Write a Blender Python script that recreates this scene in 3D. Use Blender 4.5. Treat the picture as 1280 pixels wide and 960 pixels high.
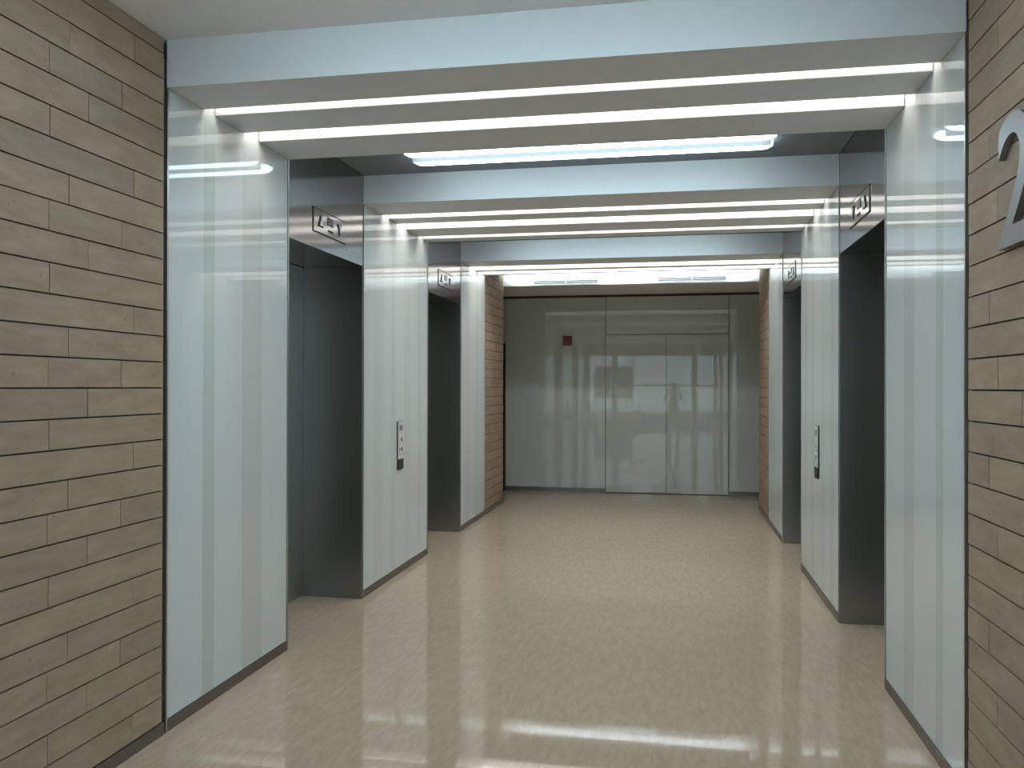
import bpy, bmesh, math, random
from mathutils import Vector, Matrix

# ------------------------------------------------------------------ camera, sky, exposure
for o in list(bpy.data.objects):
    bpy.data.objects.remove(o)
SC = bpy.context.scene
COL = SC.collection
PI = math.pi

CAM_Z = 1.55
YAW, PITCH, ROLL = 0.18699, 0.00304, 0.00219
cam_data = bpy.data.cameras.new('camera')
cam_data.sensor_width = 36.0
cam_data.lens = 36.0 * 1059.02 / 1280.0
cam_data.clip_start = 0.02
cam_data.clip_end = 200
cam = bpy.data.objects.new('camera', cam_data)
COL.objects.link(cam)
_r0 = Vector((math.cos(YAW), math.sin(YAW), 0))
_f = Vector((-math.sin(YAW) * math.cos(PITCH), math.cos(YAW) * math.cos(PITCH), math.sin(PITCH)))
_u0 = _r0.cross(_f)
_r = _r0 * math.cos(ROLL) + _u0 * math.sin(ROLL)
_u = -_r0 * math.sin(ROLL) + _u0 * math.cos(ROLL)
cam.matrix_world = Matrix(((_r.x, _u.x, -_f.x, 0), (_r.y, _u.y, -_f.y, 0), (_r.z, _u.z, -_f.z, CAM_Z), (0, 0, 0, 1)))
SC.camera = cam

SC.view_settings.view_transform = 'Standard'
SC.view_settings.look = 'None'
SC.view_settings.gamma = 1.0
SC.view_settings.use_curve_mapping = False
SC.view_settings.exposure = 0.0

SKY_COLOR = (0.68, 0.85, 1.0, 1)
SKY_STRENGTH = 5.5
STRIP_POWER = 6.4        # linear strips in the ceiling beams
TUBE_POWER = 9.6         # twin battens in the bays
TUBE_POWER_END = 80.0    # battens of the last bay

world = bpy.data.worlds.new('overcast_sky')
SC.world = world
world.use_nodes = True
_bg = world.node_tree.nodes['Background']
_bg.inputs['Color'].default_value = SKY_COLOR
_bg.inputs['Strength'].default_value = SKY_STRENGTH

# portal over the glazed front behind the camera: only guides the sampling of the sky
FACADE_Y = -7.0
HALL_L, HALL_R, HALL_F = -5.8, 4.8, 1.6
for loc, rot, wid in (((-0.5, FACADE_Y + 0.12, 1.36), (PI / 2, 0, 0), 10.4),
                      ((HALL_L + 0.12, -2.7, 1.36), (PI / 2, 0, -PI / 2), 8.2),
                      ((HALL_R - 0.12, -2.7, 1.36), (PI / 2, 0, PI / 2), 8.2)):
    pd = bpy.data.lights.new('window_portal', 'AREA')
    pd.shape = 'RECTANGLE'
    pd.size, pd.size_y = wid, 2.62
    pd.cycles.is_portal = True
    portal = bpy.data.objects.new('window_portal', pd)
    COL.objects.link(portal)
    portal.location = loc
    portal.rotation_euler = rot

SC.cycles.use_denoising = True
SC.cycles.max_bounces = 10
SC.cycles.diffuse_bounces = 6
SC.cycles.glossy_bounces = 6
SC.cycles.sample_clamp_indirect = 6.0
SC.cycles.caustics_reflective = True

# ------------------------------------------------------------------ measures (metres, camera over the origin)
XL, XR = -2.2235, 1.0813
Y0, Y1, Y2, Y3, Y4, Y5, Y6 = 3.43, 4.655, 5.885, 7.55, 8.79, 9.985, 11.13
YE = 12.449
HS, HC, HD, HE = 2.884, 3.096, 2.427, 2.90
BEAM3_END = 9.945
REC = 0.46          # depth of the elevator recess
BASE = 0.055        # height of the steel plinth
ROW = 0.1143        # stone course
NEAR = 1.6          # where the stone walls begin, beside the camera
ROOM_L, ROOM_R = -5.8, 4.8

rng = random.Random(7)

# ------------------------------------------------------------------ helpers
def box_into(bm, x0, x1, y0, y1, z0, z1):
    if x0 > x1: x0, x1 = x1, x0
    if y0 > y1: y0, y1 = y1, y0
    if z0 > z1: z0, z1 = z1, z0
    v = [bm.verts.new(p) for p in ((x0, y0, z0), (x1, y0, z0), (x1, y1, z0), (x0, y1, z0),
                                   (x0, y0, z1), (x1, y0, z1), (x1, y1, z1), (x0, y1, z1))]
    for f in ((0, 3, 2, 1), (4, 5, 6, 7), (0, 1, 5, 4), (1, 2, 6, 5), (2, 3, 7, 6), (3, 0, 4, 7)):
        bm.faces.new([v[i] for i in f])
    return v

def bev(bm, w, seg=2):
    bmesh.ops.bevel(bm, geom=list(bm.edges), offset=w, segments=seg, affect='EDGES', profile=0.5)

def finish(name, bm, mat, parent=None, origin=(0, 0, 0), smooth=False, world_coords=True):
    """one mesh object; verts are in world coordinates and get moved to local ones"""
    ox = Vector(origin)
    bmesh.ops.recalc_face_normals(bm, faces=list(bm.faces))
    base = ox + (Vector(parent['_at']) if parent is not None and '_at' in parent.keys() else Vector((0, 0, 0)))
    if world_coords:
        for v in bm.verts:
            v.co -= base
    me = bpy.data.meshes.new(name)
    bm.to_mesh(me)
    bm.free()
    if smooth:
        for p in me.polygons: p.use_smooth = True
    if mat is not None:
        me.materials.append(mat)
    o = bpy.data.objects.new(name, me)
    COL.objects.link(o)
    o.location = ox
    if parent is not None:
        o.parent = parent
    return o

def boxes(name, lst, mat, parent=None, bevel=0.0, seg=2):
    bm = bmesh.new()
    for b in lst:
        if bevel:
            t = bmesh.new()
            box_into(t, *b)
            bev(t, bevel, seg)
            me = bpy.data.meshes.new('tmp'); t.to_mesh(me); t.free()
            bm.from_mesh(me); bpy.data.meshes.remove(me)
        else:
            box_into(bm, *b)
    return finish(name, bm, mat, parent)

def tag(o, label=None, cat=None, group=None, kind=None):
    if label: o['label'] = label
    if cat: o['category'] = cat
    if group: o['group'] = group
    if kind: o['kind'] = kind
    return o

def thing(name, at, label, cat, group=None):
    o = bpy.data.objects.new(name, None)
    COL.objects.link(o)
    o.location = at
    o['_at'] = tuple(at)
    o.empty_display_size = 0.1
    return tag(o, label, cat, group)

def struct_empty(name, at=(0, 0, 0), label=None):
    o = bpy.data.objects.new(name, None)
    COL.objects.link(o)
    o.location = at
    o['_at'] = tuple(at)
    return tag(o, label, kind='structure')

# ------------------------------------------------------------------ materials
class NT:
    def __init__(self, name):
        self.m = bpy.data.materials.new(name)
        self.m.use_nodes = True
        self.t = self.m.node_tree
        self.b = self.t.nodes['Principled BSDF']
    def n(self, kind, **kw):
        x = self.t.nodes.new(kind)
        for k, v in kw.items():
            setattr(x, k, v)
        return x
    def link(self, a, b): self.t.links.new(a, b)
    def set(self, **kw):
        for k, v in kw.items():
            self.b.inputs[k.replace('_', ' ')].default_value = v
        return self
    def ramp(self, stops, interp='LINEAR'):
        r = self.n('ShaderNodeValToRGB')
        e = r.color_ramp
        e.interpolation = interp
        while len(e.elements) > 1: e.elements.remove(e.elements[-1])
        e.elements[0].position = stops[0][0]; e.elements[0].color = stops[0][1]
        for p, c in stops[1:]:
            q = e.elements.new(p); q.color = c
        return r
    def mapping(self, scale, coord='Object'):
        tc = self.n('ShaderNodeTexCoord'); mp = self.n('ShaderNodeMapping')
        mp.inputs['Scale'].default_value = scale
        self.link(tc.outputs[coord], mp.inputs['Vector'])
        return mp
    def noise(self, scale, vec, detail=4, rough=0.55):
        z = self.n('ShaderNodeTexNoise')
        z.inputs['Scale'].default_value = scale
        z.inputs['Detail'].default_value = detail
        z.inputs['Roughness'].default_value = rough
        if vec is not None: self.link(vec, z.inputs['Vector'])
        return z
    def mix(self, fac, a, b, blend='MIX'):
        x = self.n('ShaderNodeMix', data_type='RGBA', blend_type=blend)
        if isinstance(fac, (int, float)): x.inputs[0].default_value = fac
        else: self.link(fac, x.inputs[0])
        for s, i in ((a, 6), (b, 7)):
            if isinstance(s, tuple): x.inputs[i].default_value = s
            else: self.link(s, x.inputs[i])
        return x.outputs[2]
    def bump(self, h, strength, dist=0.002):
        b = self.n('ShaderNodeBump')
        b.inputs['Strength'].default_value = strength
        b.inputs['Distance'].default_value = dist
        self.link(h, b.inputs['Height'])
        self.link(b.outputs['Normal'], self.b.inputs['Normal'])

def rgba(r, g, b): return (r, g, b, 1.0)

def plain(name, c, rough=0.5, metal=0.0, spec=0.5):
    k = NT(name)
    k.set(Base_Color=rgba(*c), Roughness=rough, Metallic=metal, Specular_IOR_Level=spec)
    mp = k.mapping((1, 1, 1))
    nz = k.noise(14, mp.outputs['Vector'])
    col = k.mix(nz.outputs['Fac'], rgba(*[x * 0.95 for x in c]), rgba(*[min(1, x * 1.05) for x in c]))
    k.link(col, k.b.inputs['Base Color'])
    return k.m

def emitter(name, c, strength):
    k = NT(name)
    k.set(Base_Color=rgba(0.9, 0.9, 0.9), Roughness=0.6)
    k.b.inputs['Emission Color'].default_value = rgba(*c)
    k.b.inputs['Emission Strength'].default_value = strength
    return k.m

def stone_mat():
    k = NT('sandstone')
    tc = k.n('ShaderNodeTexCoord')
    oi = k.n('ShaderNodeObjectInfo')
    off = k.n('ShaderNodeVectorMath', operation='MULTIPLY_ADD')
    k.link(oi.outputs['Random'], off.inputs[0])
    off.inputs[1].default_value = (37, 91, 53)
    k.link(tc.outputs['Object'], off.inputs[2])
    mp = k.n('ShaderNodeMapping'); mp.inputs['Scale'].default_value = (3, 3, 12)
    k.link(off.outputs[0], mp.inputs['Vector'])
    n1 = k.noise(1.6, mp.outputs['Vector'], 5, 0.6)
    r1 = k.ramp([(0.3, rgba(0.285, 0.202, 0.141)), (0.55, rgba(0.337, 0.246, 0.176)), (0.75, rgba(0.386, 0.286, 0.211))])
    k.link(n1.outputs['Fac'], r1.inputs['Fac'])
    # each slab has a slightly different tone
    r2 = k.ramp([(0.0, rgba(0.92, 0.92, 0.93)), (0.5, rgba(1.0, 0.99, 0.97)), (1.0, rgba(1.06, 1.04, 1.0))])
    k.link(oi.outputs['Random'], r2.inputs['Fac'])
    c = k.mix(1.0, r1.outputs['Color'], r2.outputs['Color'], 'MULTIPLY')
    # small pits and fossil marks
    n2 = k.noise(38, off.outputs[0], 3, 0.7)
    r3 = k.ramp([(0.665, rgba(0, 0, 0)), (0.72, rgba(1, 1, 1))])
    k.link(n2.outputs['Fac'], r3.inputs['Fac'])
    c = k.mix(r3.outputs['Color'], c, rgba(0.20, 0.165, 0.125))
    k.link(c, k.b.inputs['Base Color'])
    k.set(Roughness=0.7, Specular_IOR_Level=0.3)
    k.bump(n1.outputs['Fac'], 0.25, 0.003)
    return k.m

def floor_mat():
    k = NT('polished_beige_marble')
    mp = k.mapping((1.0, 1.0, 1.0))
    rot = k.n('ShaderNodeMapping')
    rot.inputs['Rotation'].default_value = (0, 0, math.radians(-4))
    rot.inputs['Scale'].default_value = (15.0, 3.4, 1.0)
    k.link(mp.outputs['Vector'], rot.inputs['Vector'])
    n1 = k.noise(2.2, rot.outputs['Vector'], 6, 0.62)
    n1.inputs['Distortion'].default_value = 0.6
    r1 = k.ramp([(0.28, rgba(0.425, 0.327, 0.240)), (0.5, rgba(0.47, 0.366, 0.272)), (0.74, rgba(0.525, 0.418, 0.318))])
    k.link(n1.outputs['Fac'], r1.inputs['Fac'])
    n2 = k.noise(26, rot.outputs['Vector'], 4, 0.6)
    r2 = k.ramp([(0.35, rgba(0.94, 0.935, 0.92)), (0.65, rgba(1.04, 1.035, 1.03))])
    k.link(n2.outputs['Fac'], r2.inputs['Fac'])
    c = k.mix(1.0, r1.outputs['Color'], r2.outputs['Color'], 'MULTIPLY')
    k.link(c, k.b.inputs['Base Color'])
    k.set(Roughness=0.03, Specular_IOR_Level=0.5)
    n3 = k.noise(9, mp.outputs['Vector'], 2, 0.5)
    k.bump(n3.outputs['Fac'], 0.006, 0.003)
    return k.m

GLASS_A = (0.56, 0.60, 0.585)     # white print
GLASS_B = (0.465, 0.515, 0.48)      # greenish stripe
GLASS_C = (0.505, 0.53, 0.51)    # greyish stripe
def striped_glass(name, y0, y1, stops):
    """back-painted glass with vertical printed stripes; stops = (y, colour)"""
    k = NT(name)
    g = k.n('ShaderNodeNewGeometry')
    s = k.n('ShaderNodeSeparateXYZ'); k.link(g.outputs['Position'], s.inputs[0])
    mr = k.n('ShaderNodeMapRange')
    mr.inputs['From Min'].default_value = y0; mr.inputs['From Max'].default_value = y1
    k.link(s.outputs['Y'], mr.inputs['Value'])
    r = k.ramp([(max(0.0, (y - y0) / (y1 - y0)), rgba(*c)) for y, c in stops], 'CONSTANT')
    k.link(mr.outputs['Result'], r.inputs['Fac'])
    k.link(r.outputs['Color'], k.b.inputs['Base Color'])
    k.set(Roughness=0.035, Specular_IOR_Level=0.5)
    return k.m

def steel_mat(name, c, rough, stretch):
    k = NT(name)
    mp = k.mapping(stretch)
    n = k.noise(1.0, mp.outputs['Vector'], 3, 0.6)
    col = k.mix(n.outputs['Fac'], rgba(*[x * 0.90 for x in c]), rgba(*[x * 1.1 for x in c]))
    k.link(col, k.b.inputs['Base Color'])
    mr = k.n('ShaderNodeMapRange')
    mr.inputs['To Min'].default_value = rough * 0.85; mr.inputs['To Max'].default_value = rough * 1.15
    k.link(n.outputs['Fac'], mr.inputs['Value'])
    k.link(mr.outputs['Result'], k.b.inputs['Roughness'])
    k.set(Metallic=1.0)
    return k.m

M = {}
M['stone'] = stone_mat()
M['joint'] = plain('dark_joint', (0.07, 0.058, 0.045), 0.9)
M['floor'] = floor_mat()
M['ceiling'] = plain('ceiling_paint', (0.80, 0.80, 0.79), 0.75)
M['beam'] = plain('beam_paint', (0.66, 0.665, 0.655), 0.6)
M['wall_paint'] = plain('wall_paint', (0.60, 0.60, 0.58), 0.8)
M['white'] = plain('white_lacquer', (0.85, 0.85, 0.84), 0.5)
M['channel'] = plain('satin_aluminium_channel', (0.58, 0.58, 0.57), 0.5)
M['silver'] = plain('silver_paint', (0.52, 0.53, 0.52), 0.4)
M['steel'] = steel_mat('brushed_steel', (0.41, 0.40, 0.39), 0.13, (2, 2, 260))
M['steel_dark'] = steel_mat('dark_brushed_steel', (0.345, 0.355, 0.335), 0.30, (2, 2, 260))
M['trim'] = steel_mat('trim_steel', (0.44, 0.43, 0.41), 0.35, (3, 3, 30))
M['plate'] = steel_mat('plate_steel', (0.55, 0.545, 0.53), 0.28, (200, 3, 3))
M['plinth'] = steel_mat('plinth_steel', (0.22, 0.205, 0.185), 0.35, (3, 3, 60))
M['black'] = plain('black_plastic', (0.02, 0.022, 0.022), 0.3)
M['dark_rubber'] = plain('dark_groove', (0.035, 0.04, 0.035), 0.6)
M['strip'] = emitter('strip_diffuser', (1.0, 0.985, 0.95), STRIP_POWER)
M['tube'] = emitter('cool_tube', (0.66, 0.87, 1.0), TUBE_POWER)
M['tube_hall'] = emitter('cool_tube_hall', (0.58, 0.83, 1.0), TUBE_POWER * 1.05)
M['tube_end'] = emitter('cool_tube_end', (0.86, 0.96, 1.0), TUBE_POWER_END)
M['grille'] = plain('grille_grey', (0.33, 0.33, 0.325), 0.5)
M['sign'] = steel_mat('sign_steel', (0.30, 0.295, 0.285), 0.42, (3, 3, 3))
M['end_glass'] = None
k = NT('grey_lacquered_glass'); k.set(Base_Color=rgba(0.49, 0.515, 0.45), Roughness=0.012, Specular_IOR_Level=0.5)
M['end_glass'] = k.m
M['red'] = plain('dark_red_plastic', (0.16, 0.012, 0.016), 0.35)
M['red_lens'] = plain('red_lens', (0.22, 0.02, 0.025), 0.15)
M['frame'] = plain('window_frame_grey', (0.16, 0.165, 0.165), 0.45)

# ------------------------------------------------------------------ floor and ceiling
tag(boxes('floor', [(ROOM_L, ROOM_R, FACADE_Y, YE + 0.1, -0.12, 0.0)], M['floor']),
    'polished beige marble floor with glossy reflections', kind='structure')
tag(boxes('ceiling', [(ROOM_L, ROOM_R, FACADE_Y, YE + 0.1, HC, HC + 0.12)], M['ceiling']),
    'plain painted ceiling above the lobby and between the beams', kind='structure')

BAY_SHADE = plain('bay_ceiling_shade', (0.19, 0.215, 0.225), 0.7)  # shade of the bay ceilings, put into a darker blue-grey colour
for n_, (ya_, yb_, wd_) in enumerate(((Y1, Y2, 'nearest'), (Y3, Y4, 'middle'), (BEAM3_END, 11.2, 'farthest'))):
    tag(boxes('ceiling_bay_%d' % (n_ + 1), [(XL + 0.002, XR - 0.002, ya_ + 0.001, yb_ - 0.001, HC - 0.006, HC)], BAY_SHADE),
        'ceiling of the %s bay between the beams, its shade painted dark blue-grey' % wd_, kind='structure')

# ------------------------------------------------------------------ ceiling beams with slots
def beam(name, ya, yb, slots, label):
    lst = []
    y = ya
    for s0, s1 in slots:
        lst.append((XL + 0.002, XR - 0.002, y, s0 - 0.004, HS, HC))
        lst.append((XL + 0.002, XR - 0.002, s0 - 0.004, s1 + 0.004, HS + 0.135, HC))
        y = s1 + 0.004
    lst.append((XL + 0.002, XR - 0.002, y, yb, HS, HC))
    return tag(boxes(name, lst, M['beam']), label, kind='structure')

SLOTS1 = [(3.74, 3.835), (4.125, 4.285)]
SLOTS2 = [(6.30, 6.445), (6.665, 6.905), (7.258, 7.383)]
SLOTS3 = [(9.19, 9.49), (9.62, 9.865)]
beam('trim_1', Y0, Y1, SLOTS1, 'nearest dropped ceiling beam with blue-lit front face and two light slots')
beam('trim_2', Y2, Y3, SLOTS2, 'middle dropped ceiling beam with three light slots')
beam('trim_3', Y4, BEAM3_END, SLOTS3, 'farthest dropped ceiling beam with two light slots')

names = {1: 'nearest ceiling beam', 2: 'middle ceiling beam', 3: 'farthest ceiling beam'}
def strip(slot, label):
    s0, s1 = slot
    t = thing('strip_light', ((XL + XR) / 2, (s0 + s1) / 2, HS + 0.135), label, 'light', 'linear strip lights in the ceiling beams')
    a, b = XL + 0.004, XR - 0.004
    boxes('channel', [(a, b, s0 - 0.003, s0, HS + 0.0015, HS + 0.134), (a, b, s1, s1 + 0.003, HS + 0.0015, HS + 0.134),
                      (a, b, s0 - 0.003, s1 + 0.003, HS + 0.128, HS + 0.1345)], M['channel'], t)
    boxes('diffuser', [(a, b, s0 + 0.002, s1 - 0.002, HS + 0.096, HS + 0.126)], M['strip'], t)
strip(SLOTS1[0], 'narrow front strip light in the nearest ceiling beam, right behind its blue face')
strip(SLOTS1[1], 'wide rear strip light in the nearest ceiling beam')
strip(SLOTS2[0], 'front strip light of the three in the middle ceiling beam')
strip(SLOTS2[1], 'widest strip light, centre of the three in the middle ceiling beam')
strip(SLOTS2[2], 'thin rear strip light of the three in the middle ceiling beam')
strip(SLOTS3[0], 'front strip light of the two in the farthest ceiling beam')
strip(SLOTS3[1], 'rear strip light in the farthest ceiling beam, just before the bright bulkhead')

# twin battens in the bays
def batten(ys, x0, x1, zb, mat, label):
    yc = sum(a + b for a, b in ys) / (2 * len(ys))
    t = thing('batten_light', ((x0 + x1) / 2, yc, HC - 0.0075), label, 'light', 'tube lights on the bay ceilings')
    ya, yb = min(a for a, b in ys), max(b for a, b in ys)
    boxes('housing', [(x0 + 0.01, x1 - 0.01, ya + 0.01, yb - 0.01, HC - 0.022, HC - 0.0075)], M['white'], t, 0.004)
    for (a0, b0), (a1, b1) in zip(ys, ys[1:]):
        boxes('added_gap_fin', [(x0 + 0.02, x1 - 0.02, (b0 + a1) / 2 - 0.003, (b0 + a1) / 2 + 0.003, zb - 0.004, HC - 0.022)], M['frame'], t)  # added fin, draws the dim gap between the tubes as a grey line
    for a, b in ys:
        bm = bmesh.new()
        w, h = b - a, (HC - 0.022) - zb
        n = 10
        prof = [(-w / 2, h)] + [(w / 2 * -math.cos(PI * i / n), h * (1 - math.sin(PI * i / n)) * 1.0) for i in range(0, n + 1)] + [(w / 2, h)]
        prof = prof[1:-1]
        rings = []
        for x, sc in ((x0, 0.55), (x0 + 0.03, 0.9), (x0 + 0.07, 1.0), (x1 - 0.07, 1.0), (x1 - 0.03, 0.9), (x1, 0.55)):
            rings.append([bm.verts.new((x, (a + b) / 2 + p[0] * sc, zb + h - (h - p[1]) * sc)) for p in prof])
        for r0, r1 in zip(rings, rings[1:]):
            for i in range(len(prof) - 1):
                bm.faces.new((r0[i], r0[i + 1], r1[i + 1], r1[i]))
            bm.faces.new((r0[-1], r0[0], r1[0], r1[-1]))
        bm.faces.new(rings[0]); bm.faces.new(rings[-1][::-1])
        finish('tube', bm, mat, t)
batten([(5.19, 5.32), (5.395, 5.53)], -1.705, 0.61, 3.03, M['tube'], 'twin tube light on the dark ceiling behind the nearest beam')
batten([(2.50, 2.63), (2.705, 2.84)], -1.705, 0.61, 3.03, M['tube_hall'], 'twin tube light on the entrance hall ceiling, above the camera, washing the nearest beam face')
batten([(8.06, 8.205), (8.25, 8.40)], -1.705, 0.61, 3.03, M['tube'], 'twin tube light hidden behind the middle beam, lighting the next beam face')
cove = thing('cove_light', ((XL + XR) / 2, 11.03, HC - 0.0075), 'shielded cove light above the stone piers washing the white bulkhead', 'light')
boxes('shield', [(-2.1, 0.96, 10.955, 10.965, 3.036, HC - 0.0075), (-2.1, 0.96, 10.965, 11.062, 3.036, 3.042)], M['white'], cove)
boxes('tube', [(-2.09, 0.95, 11.00, 11.045, 3.046, 3.084)], M['tube_end'], cove, 0.012, 2)

# ------------------------------------------------------------------ walls: stone slabs on a backing
tile_mesh = {}
def tile(parent, side, ya, yb, za, zb):
    L, H = round(yb - ya, 3), round(zb - za, 3)
    key = (L, H)
    if key not in tile_mesh:
        bm = bmesh.new()
        box_into(bm, -0.010, 0.010, -L / 2, L / 2, -H / 2, H / 2)
        me = bpy.data.meshes.new('tile'); 
        bmesh.ops.recalc_face_normals(bm, faces=list(bm.faces))
        bm.to_mesh(me); bm.free(); me.materials.append(M['stone'])
        tile_mesh[key] = me
    o = bpy.data.objects.new('tile', tile_mesh[key])
    COL.objects.link(o)
    j = rng.uniform(-0.0012, 0.0012)
    x = XL - 0.010 + j if side < 0 else XR + 0.010 + j
    o.location = (x, (ya + yb) / 2, (za + zb) / 2)
    o.parent = parent

JOINTS = {3: (1.89, 2.29, 2.705, 3.12), 2: (1.92, 2.42, 2.917), 1: (2.02, 2.71), 0: (1.78, 2.44, 3.20), 4: (1.85, 2.30, 2.81)}
def courses(parent, side, ya, yb, shift, top):
    k = 0
    while BASE + k * ROW < top - 0.01:
        za, zb = BASE + k * ROW + 0.0030, min(top, BASE + (k + 1) * ROW) - 0.0030
        js = [ya + 0.012] + [j + shift for j in JOINTS[k % 5] if ya + 0.1 < j + shift < yb - 0.1] + [yb - 0.012]
        for a, b in zip(js, js[1:]):
            tile(parent, side, a + 0.0019, b - 0.0019, za, zb)
        k += 1

def stone_wall(name, side, ya, yb, shift, label, thick):
    x = XL if side < 0 else XR
    s = -1 if side < 0 else 1
    w = boxes(name, [(x + s * 0.016, x + s * thick, ya, yb, 0.0, HC)], M['joint'])
    tag(w, label, kind='structure')
    courses(w, side, ya, yb, shift, HC)
    return w

def edge_strip(name, parent, side, y, w=0.012, top=HC, mat=None, proud=0.004):
    x = XL if side < 0 else XR
    s = -1 if side < 0 else 1
    return boxes(name, [(x - s * proud, x + s * 0.03, y - w / 2, y + w / 2, 0.0, top)], mat or M['trim'], parent)

for side, nm, word in ((-1, 'left', 'left'), (1, 'right', 'right')):
    x = XL if side < 0 else XR
    w = stone_wall('wall_' + nm, side, NEAR, Y0 - 0.008, 0.0, 'near %s wall of long beige sandstone slabs in staggered courses' % word, 0.5)
    tag(boxes('baseboard_' + nm, [(x - side * 0.006, x + side * 0.012, NEAR, Y0 - 0.010, 0.0, BASE)], M['plinth']),
        'dark steel plinth under the near %s stone wall' % word, kind='structure')
    w2 = stone_wall('wall_far_' + nm, side, Y5 + 0.008, Y6, 7.70, 'far %s stone pier of beige sandstone slabs before the end wall' % word, 0.5)
    tag(boxes('baseboard_far_' + nm, [(x - side * 0.006, x + side * 0.012, Y5 + 0.010, Y6, 0.0, BASE)], M['plinth']),
        'dark steel plinth under the far %s stone pier' % word, kind='structure')

# ------------------------------------------------------------------ glass cladding panels
A, B, C_ = GLASS_A, GLASS_B, GLASS_C
def glass_panel(side, ya, yb, stops, label):
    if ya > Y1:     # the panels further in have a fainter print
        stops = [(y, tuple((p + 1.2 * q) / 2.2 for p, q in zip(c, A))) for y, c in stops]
    x = XL if side < 0 else XR
    s = side
    t = thing('glass_panel', (x + s * 0.012, (ya + yb) / 2, 0.0), label, 'wall panel', 'striped glass wall panels')
    m = striped_glass('striped_glass', ya, yb, stops)
    top = HS + 0.13
    boxes('pane', [(x, x + s * 0.012, ya + 0.014, yb - 0.014, BASE, top)], m, t, 0.0015, 1)
    boxes('backing', [(x + s * 0.0125, x + s * 0.40, ya + 0.002, yb - 0.002, 0.0, top)], M['wall_paint'], t)
    for y in (ya + 0.007, yb - 0.007):
        boxes('edge_trim', [(x - s * 0.005, x + s * 0.012, y - 0.006, y + 0.006, 0.0, top)], M['trim'], t)
    boxes('plinth', [(x - s * 0.004, x + s * 0.012, ya + 0.014, yb - 0.014, 0.0, BASE - 0.001)], M['plinth'], t)
    return t
glass_panel(-1, Y0, Y1, [(Y0, A), (3.732, B), (3.841, A), (4.11, C_), (4.331, A)],
            'tall pale striped glass panel between near left stone wall and nearest left elevator')
glass_panel(-1, Y2, Y3, [(Y2, A), (6.10, C_), (6.34, A), (6.52, B), (6.62, A), (6.86, C_), (7.02, A), (7.24, B), (7.33, A)],
            'pale striped glass panel carrying the left call station, between the two left elevators')
glass_panel(-1, Y4, Y5, [(Y4, A), (9.02, C_), (9.2, A), (9.5, B), (9.6, A), (9.8, C_)],
            'pale striped glass panel between far left elevator and left stone pier')
glass_panel(1, Y0, Y1, [(Y0, A), (3.707, B), (3.803, A), (4.124, C_), (4.30, A)],
            'tall pale striped glass panel between near right stone wall and nearest right elevator')
glass_panel(1, Y2, Y3, [(Y2, A), (6.08, B), (6.2, A), (6.42, C_), (6.6, A), (6.9, B), (7.0, A), (7.25, C_), (7.4, A)],
            'pale striped glass panel carrying the right call station, between the two right elevators')
glass_panel(1, Y4, Y5, [(Y4, A), (9.05, C_), (9.22, A), (9.52, B), (9.62, A)],
            'pale striped glass panel between far right elevator and right stone pier')

# ------------------------------------------------------------------ elevators
def prism_into(bm, pts, x0, x1):
    a = [bm.verts.new((x0, p[0], p[1])) for p in pts]
    b = [bm.verts.new((x1, p[0], p[1])) for p in pts]
    n = len(pts)
    bm.faces.new(a); bm.faces.new(b[::-1])
    for i in range(n):
        bm.faces.new((a[i], b[i], b[(i + 1) % n], a[(i + 1) % n]))

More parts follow.
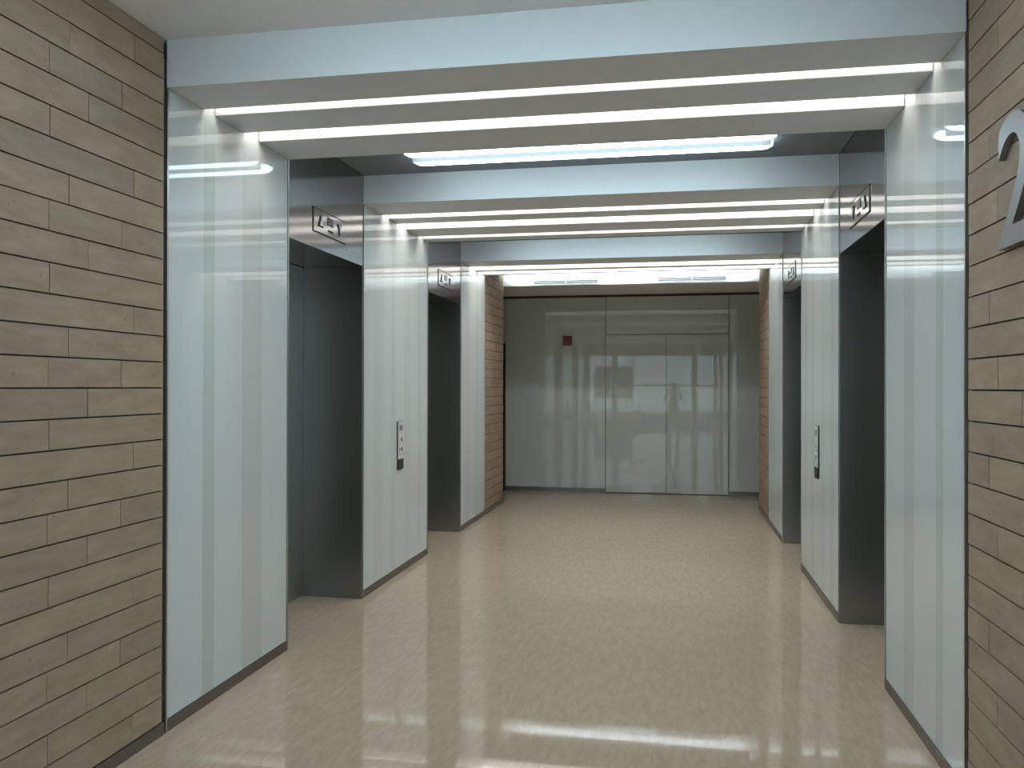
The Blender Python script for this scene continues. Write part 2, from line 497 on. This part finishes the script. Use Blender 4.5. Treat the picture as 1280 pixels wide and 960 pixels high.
def elevator(side, ya, yb, label):
    x = XL if side < 0 else XR
    s = side
    xd = x + s * REC
    ym = (ya + yb) / 2
    t = thing('elevator', (x + s * REC / 2, ym, 0.0), label, 'elevator', 'steel elevator entrances')
    a, b = ya + 0.002, yb - 0.002
    boxes('header_panel', [(x, x + s * 0.02, a, b, HD, HC - 0.001), (x + s * 0.02, xd + s * 0.06, a, b, HD, HD + 0.02)], M['steel'], t)
    boxes('jamb', [(x + s * 0.001, xd, a, a + 0.012, 0.0, HD - 0.0005)], M['steel_dark'], t)
    boxes('jamb', [(x + s * 0.001, xd, b - 0.012, b, 0.0, HD - 0.0005)], M['steel_dark'], t)
    for y0, y1 in ((a + 0.014, ym - 0.0015), (ym + 0.0015, b - 0.014)):
        boxes('door_leaf', [(xd, xd + s * 0.04, y0, y1, 0.008, HD - 0.004)], M['steel_dark'], t)
    boxes('sill', [(xd - s * 0.001, xd + s * 0.06, a, b, 0.0005, 0.007)], M['trim'], t)
    # indicator plate with two direction arrows and a dark read-out
    pz0, pz1, py0, py1 = 2.527, 2.685, ym - 0.272, ym + 0.272
    g = boxes('indicator_rim', [(x - s * 0.0035, x - s * 0.0002, py0, py1, pz0, pz1)], M['dark_rubber'], t)
    p = boxes('indicator_plate', [(x - s * 0.006, x - s * 0.0002, py0 + 0.007, py1 - 0.007, pz0 + 0.007, pz1 - 0.007)], M['steel'], t, 0.0015, 1)
    zc = (pz0 + pz1) / 2
    def arrow(nm, yc, up):
        d = 1 if up else -1
        bm = bmesh.new()
        prism_into(bm, [(yc - 0.040, zc - d * 0.036), (yc + 0.040, zc - d * 0.036), (yc, zc + d * 0.040)], x - s * 0.0062, x - s * 0.010)
        q = finish(nm, bm, M['dark_rubber'], p, world_coords=False)
        for v in q.data.vertices: v.co -= Vector(t['_at'])
        bm = bmesh.new()
        prism_into(bm, [(yc - 0.016, zc - d * 0.028), (yc + 0.034, zc - d * 0.028), (yc + 0.006, zc + d * 0.022)], x - s * 0.0095, x - s * 0.012)  # lens sits off-centre, leaving the recess shadow as a dark painted edge
        q = finish(nm.replace('arrow', 'lens'), bm, M['white'], p, world_coords=False)
        for v in q.data.vertices: v.co -= Vector(t['_at'])
    arrow('up_arrow', ym - 0.165, True)
    arrow('down_arrow', ym + 0.150, False)
    q = boxes('display', [(x - s * 0.0062, x - s * 0.009, ym - 0.052, ym + 0.040, zc - 0.004, zc + 0.048)], M['black'])
    q2 = boxes('arrival_chime', [(x - s * 0.0062, x - s * 0.0085, ym - 0.040, ym + 0.040, zc - 0.046, zc - 0.032)], M['dark_rubber'])
    for e in (q, q2):
        for v in e.data.vertices: v.co -= Vector(t['_at'])
        e.parent = p
    return t
elevator(-1, Y1, Y2, 'nearest left elevator, dark steel doorway between pale glass panels')
elevator(-1, Y3, Y4, 'far left elevator, narrow dark steel doorway beyond the left call station')
elevator(1, Y1, Y2, 'nearest right elevator, dark steel doorway beside the large right glass panel')
elevator(1, Y3, Y4, 'far right elevator, narrow dark steel doorway beyond the right call station')
# shaft backs behind the doors keep the hoistways closed
for side, nm in ((-1, 'left'), (1, 'right')):
    x = XL if side < 0 else XR
    tag(boxes('wall_shaft_' + nm, [(x + side * 0.525, x + side * 0.60, Y0, Y6, 0.0, HC)], M['joint']),
        'dark shaft wall closing the %s elevator bays' % nm, kind='structure')

# ------------------------------------------------------------------ call stations
def call_station(side, yc, label):
    x = XL if side < 0 else XR
    s = side
    t = thing('call_station', (x, yc, 0.86), label, 'call panel', 'elevator call stations')
    boxes('back_box', [(x - s * 0.001, x - s * 0.009, yc - 0.070, yc + 0.070, 0.945, 1.262)], M['dark_rubber'], t, 0.003)
    fp = boxes('faceplate', [(x - s * 0.009, x - s * 0.014, yc - 0.068, yc + 0.068, 0.948, 1.259)], M['silver'], t, 0.002)
    boxes('card_reader', [(x - s * 0.001, x - s * 0.017, yc - 0.070, yc + 0.068, 0.862, 0.944)], M['black'], t, 0.007, 3)
    for z, nm in ((1.205, 'display'), (1.115, 'button'), (1.035, 'button')):
        bm = bmesh.new()
        if nm == 'display':
            box_into(bm, x - s * 0.0142, x - s * 0.016, yc - 0.036, yc + 0.036, z - 0.022, z + 0.022)
            mt = M['frame']
        else:
            bmesh.ops.create_cone(bm, cap_ends=True, segments=24, radius1=0.021, radius2=0.019, depth=0.005,
                                  matrix=Matrix.Translation((x - s * 0.0165, yc, z)) @ Matrix.Rotation(-s * PI / 2, 4, 'Y'))
            mt = M['plate']
        for v in bm.verts: v.co -= Vector(t['_at'])
        finish(nm, bm, mt, fp, world_coords=False)
call_station(-1, 6.735, 'slim steel call station with buttons on the left middle glass panel')
call_station(1, 6.72, 'slim steel call station seen edge-on on the right middle glass panel')

# ------------------------------------------------------------------ floor number on the right stone wall
def floor_number():
    cu = bpy.data.curves.new('digit', 'FONT')
    cu.body = '2'
    cu.size = 0.60
    cu.extrude = 0.011
    cu.bevel_depth = 0.0
    cu.offset = 0.004
    tmp = bpy.data.objects.new('digit_tmp', cu)
    COL.objects.link(tmp)
    dg = bpy.context.evaluated_depsgraph_get()
    dg.update()
    me = bpy.data.meshes.new_from_object(tmp.evaluated_get(dg))
    bpy.data.objects.remove(tmp)
    xs = [v.co.x for v in me.vertices]; ys = [v.co.y for v in me.vertices]
    x0, x1, y0, y1 = min(xs), max(xs), min(ys), max(ys)
    Z0, Z1, W = 2.003, 2.425, 0.285
    for v in me.vertices:
        lx = (v.co.x - x0) / (x1 - x0) * W
        lz = (v.co.y - y0) / (y1 - y0) * (Z1 - Z0)
        v.co = (-v.co.z, 3.052 - lx - (3.052 - W / 2), lz)     # read while facing +X: left is +Y
    me.flip_normals()
    me.materials.clear(); me.materials.append(M['sign'])
    o = bpy.data.objects.new('floor_number', me)
    COL.objects.link(o)
    o.location = (XR - 0.0135, 3.052 - W / 2, Z0)
    tag(o, 'large raised steel floor number 2 on the near right stone wall', 'sign')
    bm = bmesh.new(); bm.from_mesh(me); bmesh.ops.recalc_face_normals(bm, faces=list(bm.faces)); bm.to_mesh(me); bm.free()
floor_number()

# ------------------------------------------------------------------ end lobby: bulkhead, grilles, end wall
tag(boxes('trim_4', [(ROOM_L, ROOM_R, 11.2, YE + 0.05, HE, HC - 0.0005)], M['white']),
    'bright white bulkhead over the end of the lobby', kind='structure')
def grille(x0, x1, z0, z1, label):
    y = 11.2
    t = thing('air_grille', ((x0 + x1) / 2, y, z0), label, 'air vent', 'air grilles in the white bulkhead')
    f = 0.008
    boxes('frame', [(x0, x1, y - 0.010, y - 0.0005, z0, z0 + f), (x0, x1, y - 0.010, y - 0.0005, z1 - f, z1),
                    (x0, x0 + f, y - 0.010, y - 0.0005, z0 + f, z1 - f), (x1 - f, x1, y - 0.010, y - 0.0005, z0 + f, z1 - f),
                    ((x0 + x1) / 2 - f / 2, (x0 + x1) / 2 + f / 2, y - 0.010, y - 0.0005, z0 + f, z1 - f)], M['white'], t)
    boxes('duct_back', [(x0 + f, x1 - f, y - 0.0025, y - 0.0005, z0 + f, z1 - f)], M['black'], t)
    for xa, xb in ((x0 + f, (x0 + x1) / 2 - f / 2), ((x0 + x1) / 2 + f / 2, x1 - f)):
        n = 4
        for i in range(n):
            z = z0 + f + (i + 0.5) * (z1 - z0 - 2 * f) / n
            boxes('slat', [(xa, xb, y - 0.009, y - 0.003, z - 0.003, z + 0.003)], M['grille'], t)
grille(-1.828, -0.961, 2.908, 2.978, 'left slotted air grille in the bright white bulkhead')
grille(-0.19, 0.681, 2.915, 2.990, 'right slotted air grille in the bright white bulkhead')

w = boxes('wall_end', [(ROOM_L, ROOM_R, YE + 0.022, YE + 0.10, 0.0, HC)], M['joint'])
tag(w, 'end wall of grey lacquered glass panels facing the camera', kind='structure')
def end_panel(nm, x0, x1, z0, z1, parent):
    return boxes(nm, [(x0, x1, YE, YE + 0.016, z0, z1)], M['end_glass'], parent, 0.001, 1)
end_panel('glass_panel', -2.452, -0.965, 0.062, 2.862, w)
end_panel('glass_panel', -0.957, 0.789, 2.314, 2.862, w)
end_panel('glass_panel', 0.797, 2.2, 0.062, 2.862, w)
end_panel('glass_panel', 2.206, ROOM_R, 0.062, 2.862, w)
end_panel('glass_panel', ROOM_L, -2.46, 2.20, 2.862, w)
end_panel('glass_panel', ROOM_L, -3.42, 0.062, 2.194, w)
d = struct_empty('door_1', (-0.084, YE + 0.008, 0.0), 'flush double door of grey lacquered glass in the end wall')
boxes('door_leaf', [(-0.957, -0.0875, YE, YE + 0.016, 0.010, 2.307)], M['end_glass'], d, 0.001, 1)
boxes('door_leaf', [(-0.0815, 0.789, YE, YE + 0.016, 0.010, 2.307)], M['end_glass'], d, 0.001, 1)
d2 = struct_empty('door_2', (-2.94, YE, 0.0), 'dark steel door mostly hidden behind the far left stone pier')
boxes('door_frame', [(-3.41, -3.36, YE - 0.03, YE + 0.02, 0.0, 2.19), (-2.515, -2.462, YE - 0.03, YE + 0.02, 0.0, 2.19),
                     (-3.36, -2.515, YE - 0.03, YE + 0.02, 2.14, 2.19)], M['black'], d2)
lf = boxes('door_leaf', [(-3.355, -2.52, YE - 0.012, YE + 0.02, 0.01, 2.135)], M['steel_dark'], d2)
tag(boxes('baseboard_end', [(-2.452, -0.965, YE + 0.008, YE + 0.02, 0.0, 0.058), (0.797, ROOM_R, YE + 0.008, YE + 0.02, 0.0, 0.058)], M['plinth']),
    'dark recessed plinth under the grey end wall', kind='structure')

t = thing('fire_alarm', (-1.52, YE, 2.158), 'small dark red fire alarm box high on the grey end wall', 'fire alarm')
boxes('housing', [(-1.588, -1.453, YE - 0.045, YE - 0.0005, 2.158, 2.302)], M['red'], t, 0.012, 3)
bm = bmesh.new()
bmesh.ops.create_uvsphere(bm, u_segments=20, v_segments=10, radius=0.036, matrix=Matrix.Translation((-1.52, YE - 0.043, 2.245)) @ Matrix.Diagonal((1, 0.5, 1, 1)))
finish('strobe_lens', bm, M['red_lens'], t, smooth=True)
boxes('sounder_slot', [(-1.56, -1.48, YE - 0.047, YE - 0.044, 2.178 + i * 0.010, 2.182 + i * 0.010) for i in range(3)], M['black'], t)

# side walls of the end lobby
for side, nm in ((-1, 'left'), (1, 'right')):
    xe = ROOM_L if side < 0 else ROOM_R
    tag(boxes('wall_end_' + nm, [(xe, xe - side * 0.08, Y6, YE - 0.04, 0.0, HE - 0.001)], M['wall_paint']),
        'plain side wall of the cross passage, %s' % nm, kind='structure')
    x = XL if side < 0 else XR
    tag(boxes('wall_passage_' + nm, [(x + side * 0.602, xe - side * 0.081, Y6 - 0.08, Y6, 0.0, HC - 0.001)], M['wall_paint']),
        'plain near wall of the cross passage, %s' % nm, kind='structure')

# ------------------------------------------------------------------ entrance hall around and behind the camera
for side, nm in ((-1, 'left'), (1, 'right')):
    xe = ROOM_L if side < 0 else ROOM_R
    x = XL if side < 0 else XR
    tag(boxes('wall_return_' + nm, [(x + side * 0.502, xe - side * 0.081, NEAR, NEAR + 0.1, 0.0, HC - 0.001)], M['wall_paint']),
        'plain return wall beside the stone, %s' % nm, kind='structure')

glass = NT('clear_glass')
tr = glass.n('ShaderNodeBsdfTransparent'); gl = glass.n('ShaderNodeBsdfGlossy'); mx = glass.n('ShaderNodeMixShader')
gl.inputs['Roughness'].default_value = 0.02
lw = glass.n('ShaderNodeLayerWeight'); lw.inputs['Blend'].default_value = 0.5
pw = glass.n('ShaderNodeMath', operation='POWER'); pw.inputs[1].default_value = 5.0
fr = glass.n('ShaderNodeMath', operation='MULTIPLY_ADD'); fr.inputs[1].default_value = 0.95; fr.inputs[2].default_value = 0.04
glass.link(lw.outputs['Facing'], pw.inputs[0]); glass.link(pw.outputs[0], fr.inputs[0])
tr.inputs['Color'].default_value = rgba(0.92, 0.95, 0.94)
glass.link(fr.outputs[0], mx.inputs[0]); glass.link(tr.outputs[0], mx.inputs[1]); glass.link(gl.outputs[0], mx.inputs[2])
glass.link(mx.outputs[0], glass.t.nodes['Material Output'].inputs['Surface'])
TOPW = 2.70
def glazing(name, along_x, fixed, stops, wide, label):
    """storefront glazing: mullions at the given stops, a transom, a low rail and the panes"""
    mid = (stops[0] + stops[-1]) / 2
    win = struct_empty(name, (mid, fixed, 0.0) if along_x else (fixed, mid, 0.0), label)
    def bx(nm, a, b, d, z0, z1, mat):
        lst = (a, b, fixed - d, fixed + d, z0, z1) if along_x else (fixed - d, fixed + d, a, b, z0, z1)
        boxes(nm, [lst], mat, win)
    bx('spandrel', stops[0], stops[-1], 0.08, TOPW, HC - 0.001, M['frame'])
    half = [0.10 if i in wide else 0.05 for i in range(len(stops))]
    for m_, h_ in zip(stops, half):
        bx('mullion', max(stops[0], m_ - h_), min(stops[-1], m_ + h_), 0.07, 0.0, TOPW, M['frame'])
    for i in range(len(stops) - 1):
        a, b = stops[i] + half[i], stops[i + 1] - half[i + 1]
        bx('transom', a, b, 0.05, 1.57, 1.63, M['frame'])
        bx('sill_rail', a, b, 0.05, 0.0, 0.08, M['frame'])
        for za, zb in ((0.08, 1.57), (1.63, TOPW)):
            bx('pane', a, b, 0.006, za, zb, glass.m)
glazing('window_1', True, FACADE_Y, [ROOM_L + 0.08, -4.05, -2.12, 0.80, 1.72, 3.2, ROOM_R - 0.08], (2, 3),
        'glazed street front behind the camera with grey mullions')
glazing('window_added_left', False, ROOM_L, [FACADE_Y - 0.08, -4.9, -2.8, -0.7, NEAR], (), 'glazing added on the left side of the entrance hall for daylight')  # unseen side glazing, added so daylight reaches the stone evenly
glazing('window_added_right', False, ROOM_R, [FACADE_Y - 0.08, -4.9, -2.8, -0.7, NEAR], (), 'glazing added on the right side of the entrance hall for daylight')
# forecourt outside
tag(boxes('ground', [(-40, 40, -40, NEAR + 3, -0.32, -0.14)], plain('forecourt_paving', (0.42, 0.43, 0.43), 0.8)),
    'grey paved forecourt outside the glazed front', kind='structure')

# hedge and facing building across the forecourt, seen only as reflections in the glossy panels
def hedge():
    bm = bmesh.new()
    r = random.Random(3)
    for i in range(46):
        x = -9 + i * 0.4 + r.uniform(-0.1, 0.1)
        for q in range(1):
            c = Vector((x, -12.5 + r.uniform(-0.35, 0.35), 0.15 + q * 0.5 + r.uniform(-0.1, 0.1)))
            t = bmesh.new()
            bmesh.ops.create_icosphere(t, subdivisions=2, radius=r.uniform(0.32, 0.46), matrix=Matrix.Translation(c))
            for v in t.verts: v.co += Vector((r.uniform(-1, 1), r.uniform(-1, 1), r.uniform(-1, 1))) * 0.05
            me = bpy.data.meshes.new('tmp'); t.to_mesh(me); t.free(); bm.from_mesh(me); bpy.data.meshes.remove(me)
    k = NT('hedge_leaves')
    mp = k.mapping((9, 9, 9)); n = k.noise(1.5, mp.outputs['Vector'])
    rr = k.ramp([(0.35, rgba(0.11, 0.15, 0.09)), (0.7, rgba(0.26, 0.32, 0.22))])
    k.link(n.outputs['Fac'], rr.inputs['Fac']); k.link(rr.outputs['Color'], k.b.inputs['Base Color'])
    k.set(Roughness=0.8)
    tag(finish('hedge', bm, k.m), 'clipped green hedge across the forecourt outside the glazed front', 'hedge', kind='stuff')
hedge()
b = struct_empty('wall_facing', (0, -24, -0.14), 'grey office building facing the glazed front across the forecourt')
boxes('wall', [(-22, 22, -26, -24, -0.14, 13)], plain('facing_concrete', (0.75, 0.76, 0.77), 0.8), b)
bg_glass = plain('dark_window_glass', (0.05, 0.07, 0.075), 0.1)
for fl in range(4):
    for i in (range(13) if fl else (1, 5, 9, 11)):
        x = -20.4 + i * 3.2
        boxes('window', [(x, x + 2.2, -24.02, -23.97, 0.9 + fl * 3.2, 2.7 + fl * 3.2)], bg_glass, b)

# ------------------------------------------------------------------ the photographer, seen only as a faint reflection in the end wall
def skin_mesh(joints, edges, radii, root, sub=2):
    me = bpy.data.meshes.new('skin_tmp')
    keys = list(joints)
    me.from_pydata([joints[k_] for k_ in keys], [(keys.index(a_), keys.index(b_)) for a_, b_ in edges], [])
    o = bpy.data.objects.new('skin_tmp', me)
    COL.objects.link(o)
    sm = o.modifiers.new('skin', 'SKIN'); sm.use_smooth_shade = True; sm.branch_smoothing = 0.6
    for i_, k_ in enumerate(keys):
        q = radii[k_]
        d_ = me.skin_vertices[0].data[i_]
        d_.radius = q if isinstance(q, tuple) else (q, q)
        d_.use_root = (k_ == root)
    if sub:
        su = o.modifiers.new('sub', 'SUBSURF'); su.levels = sub; su.render_levels = sub
    dg = bpy.context.evaluated_depsgraph_get(); dg.update()
    out = bpy.data.meshes.new_from_object(o.evaluated_get(dg))
    bpy.data.objects.remove(o)
    return out

def photographer():
    px, py = 0.03, -0.40
    J, R_, E_ = {}, {}, []
    def j(n_, p, r_, link=None):
        J[n_] = (px + p[0], py + p[1], p[2]); R_[n_] = r_
        if link: E_.append((link, n_))
    j('pelvis', (0, 0, 0.93), (0.155, 0.115))
    j('waist', (0, 0.0, 1.08), (0.135, 0.105), 'pelvis')
    j('chest', (0, -0.01, 1.27), (0.165, 0.12), 'waist')
    j('collar', (0, -0.01, 1.40), (0.10, 0.085), 'chest')
    j('neck', (0, 0.005, 1.46), (0.055, 0.055), 'collar')
    j('skull', (0, 0.02, 1.52), (0.06, 0.065), 'neck')
    for s_, q in ((-1, 'l'), (1, 'r')):
        j('hip' + q, (s_ * 0.09, 0, 0.88), (0.10, 0.10), 'pelvis')
        j('knee' + q, (s_ * 0.11, 0.02, 0.49), (0.062, 0.065), 'hip' + q)
        j('calf' + q, (s_ * 0.115, 0.0, 0.34), (0.058, 0.062), 'knee' + q)
        j('ankle' + q, (s_ * 0.12, -0.01, 0.09), (0.042, 0.045), 'calf' + q)
        j('heel' + q, (s_ * 0.12, 0.0, 0.045), (0.044, 0.044), 'ankle' + q)
        j('toe' + q, (s_ * 0.135, 0.17, 0.034), (0.042, 0.033), 'heel' + q)
        j('shoulder' + q, (s_ * 0.185, -0.01, 1.38), (0.062, 0.062), 'collar')
        j('elbow' + q, (s_ * 0.25, 0.10, 1.16), (0.045, 0.045), 'shoulder' + q)
        j('forearm' + q, (s_ * 0.20, 0.21, 1.33), (0.042, 0.042), 'elbow' + q)
        j('wrist' + q, (s_ * 0.125, 0.315, 1.495), (0.027, 0.024), 'forearm' + q)
        j('palm' + q, (s_ * 0.105, 0.345, 1.545), (0.033, 0.022), 'wrist' + q)
    body = skin_mesh(J, E_, R_, 'pelvis')
    bm = bmesh.new(); bm.from_mesh(body); bpy.data.meshes.remove(body)
    # head: a shaped ellipsoid with brow, nose, chin and ears, joined to the neck
    h_ = bmesh.new()
    bmesh.ops.create_uvsphere(h_, u_segments=32, v_segments=24, radius=1.0)
    for v in h_.verts:
        x, y, z = v.co
        w = 0.076 * (1.0 - 0.20 * max(0, -z)) ; d_ = 0.096
        nx, ny, nz = x * w, y * d_, z * 0.118
        if y > 0.2:
            ny += 0.020 * math.exp(-(x / 0.16) ** 2 - ((z + 0.12) / 0.20) ** 2)      # nose
            ny += 0.008 * math.exp(-(x / 0.30) ** 2 - ((z + 0.78) / 0.16) ** 2)      # chin
            ny -= 0.007 * (math.exp(-((abs(x) - 0.42) / 0.16) ** 2 - ((z - 0.03) / 0.11) ** 2))   # eye sockets
            ny += 0.004 * math.exp(-(x / 0.25) ** 2 - ((z + 0.45) / 0.05) ** 2)      # lips
        v.co = Vector((nx + px, ny + py + 0.025, nz + 1.575))
    me = bpy.data.meshes.new('tmp'); h_.to_mesh(me); h_.free(); bm.from_mesh(me); bpy.data.meshes.remove(me)
    for s_ in (-1, 1):
        e_ = bmesh.new()
        bmesh.ops.create_uvsphere(e_, u_segments=14, v_segments=10, radius=1.0, matrix=Matrix.Translation((px + s_ * 0.076, py + 0.02, 1.572)) @ Matrix.Diagonal((0.010, 0.018, 0.032, 1)))
        me = bpy.data.meshes.new('tmp'); e_.to_mesh(me); e_.free(); bm.from_mesh(me); bpy.data.meshes.remove(me)
    # fingers: short tapered chains curled round the phone edges, thumbs behind it
    for s_ in (-1, 1):
        bx_, by_, bz_ = px + s_ * 0.105, py + 0.350, 1.545
        for i_, ln in enumerate((0.060, 0.068, 0.064, 0.050)):
            z_ = bz_ + 0.030 - i_ * 0.020
            p0 = (bx_ - s_ * 0.002, by_, z_); p1 = (bx_ - s_ * 0.008, by_ + ln * 0.5, z_ + 0.004)
            p2 = (bx_ - s_ * 0.024, by_ + ln * 0.62, z_ + 0.004); p3 = (bx_ - s_ * 0.040, by_ + ln * 0.60, z_ + 0.002)
            f_ = skin_mesh({'a': p0, 'b': p1, 'c': p2, 'd': p3}, [('a', 'b'), ('b', 'c'), ('c', 'd')],
                           {'a': 0.0095, 'b': 0.009, 'c': 0.008, 'd': 0.0065}, 'a', 1)
            bm.from_mesh(f_); bpy.data.meshes.remove(f_)
        f_ = skin_mesh({'a': (bx_, by_ - 0.016, bz_ - 0.02), 'b': (bx_ - s_ * 0.022, by_ - 0.014, bz_ - 0.004), 'c': (bx_ - s_ * 0.052, by_ - 0.009, bz_ + 0.004)},
                       [('a', 'b'), ('b', 'c')], {'a': 0.012, 'b': 0.0105, 'c': 0.008}, 'a', 1)
        bm.from_mesh(f_); bpy.data.meshes.remove(f_)
    mats = [plain('skin', (0.45, 0.28, 0.20), 0.5), plain('dark_jacket', (0.035, 0.04, 0.05), 0.8),
            plain('dark_trousers', (0.03, 0.032, 0.04), 0.85), plain('black_shoes', (0.015, 0.015, 0.015), 0.4)]
    t = thing('person', (px, py, 0.0), 'person in dark jacket and trousers holding a phone to their face', 'person')
    for v in bm.verts: v.co -= Vector((px, py, 0))
    zmin = min(v.co.z for v in bm.verts)
    for v in bm.verts: v.co.z -= min(0.0, zmin) if v.co.z < 0.12 else 0.0
    o = finish('body', bm, mats[0], t, world_coords=False)
    for m_ in mats[1:]: o.data.materials.append(m_)
    for p in o.data.polygons:
        p.use_smooth = True
        c = p.center
        if c.z < 0.085: p.material_index = 3
        elif c.z < 0.96: p.material_index = 2
        elif c.z < 1.445 and not (c.y > 0.27): p.material_index = 1
        elif c.y > 0.12 and c.z < 1.47 and abs(c.x) > 0.1: p.material_index = 1
    hb = bmesh.new()
    bmesh.ops.create_uvsphere(hb, u_segments=28, v_segments=18, radius=1.0)
    for v in list(hb.verts):
        if v.co.z < -0.35 or (v.co.y > 0.35 and v.co.z < 0.55): hb.verts.remove(v)
    for v in hb.verts:
        v.co = Vector((v.co.x * 0.083, v.co.y * 0.103 + 0.018, v.co.z * 0.124 + 1.581))
    bmesh.ops.solidify(hb, geom=list(hb.faces), thickness=0.006)
    finish('hair', hb, plain('black_hair', (0.012, 0.011, 0.010), 0.6), t, smooth=True, world_coords=False)
    ph = thing('phone', (0.03, -0.040, 1.512), 'slim black phone held sideways in both hands', 'phone')
    boxes('case', [(-0.052, 0.112, -0.046, -0.036, 1.512, 1.588)], M['black'], ph, 0.003)
    boxes('screen', [(-0.047, 0.107, -0.0472, -0.0458, 1.516, 1.584)], plain('phone_screen', (0.03, 0.035, 0.04), 0.08), ph)
photographer()
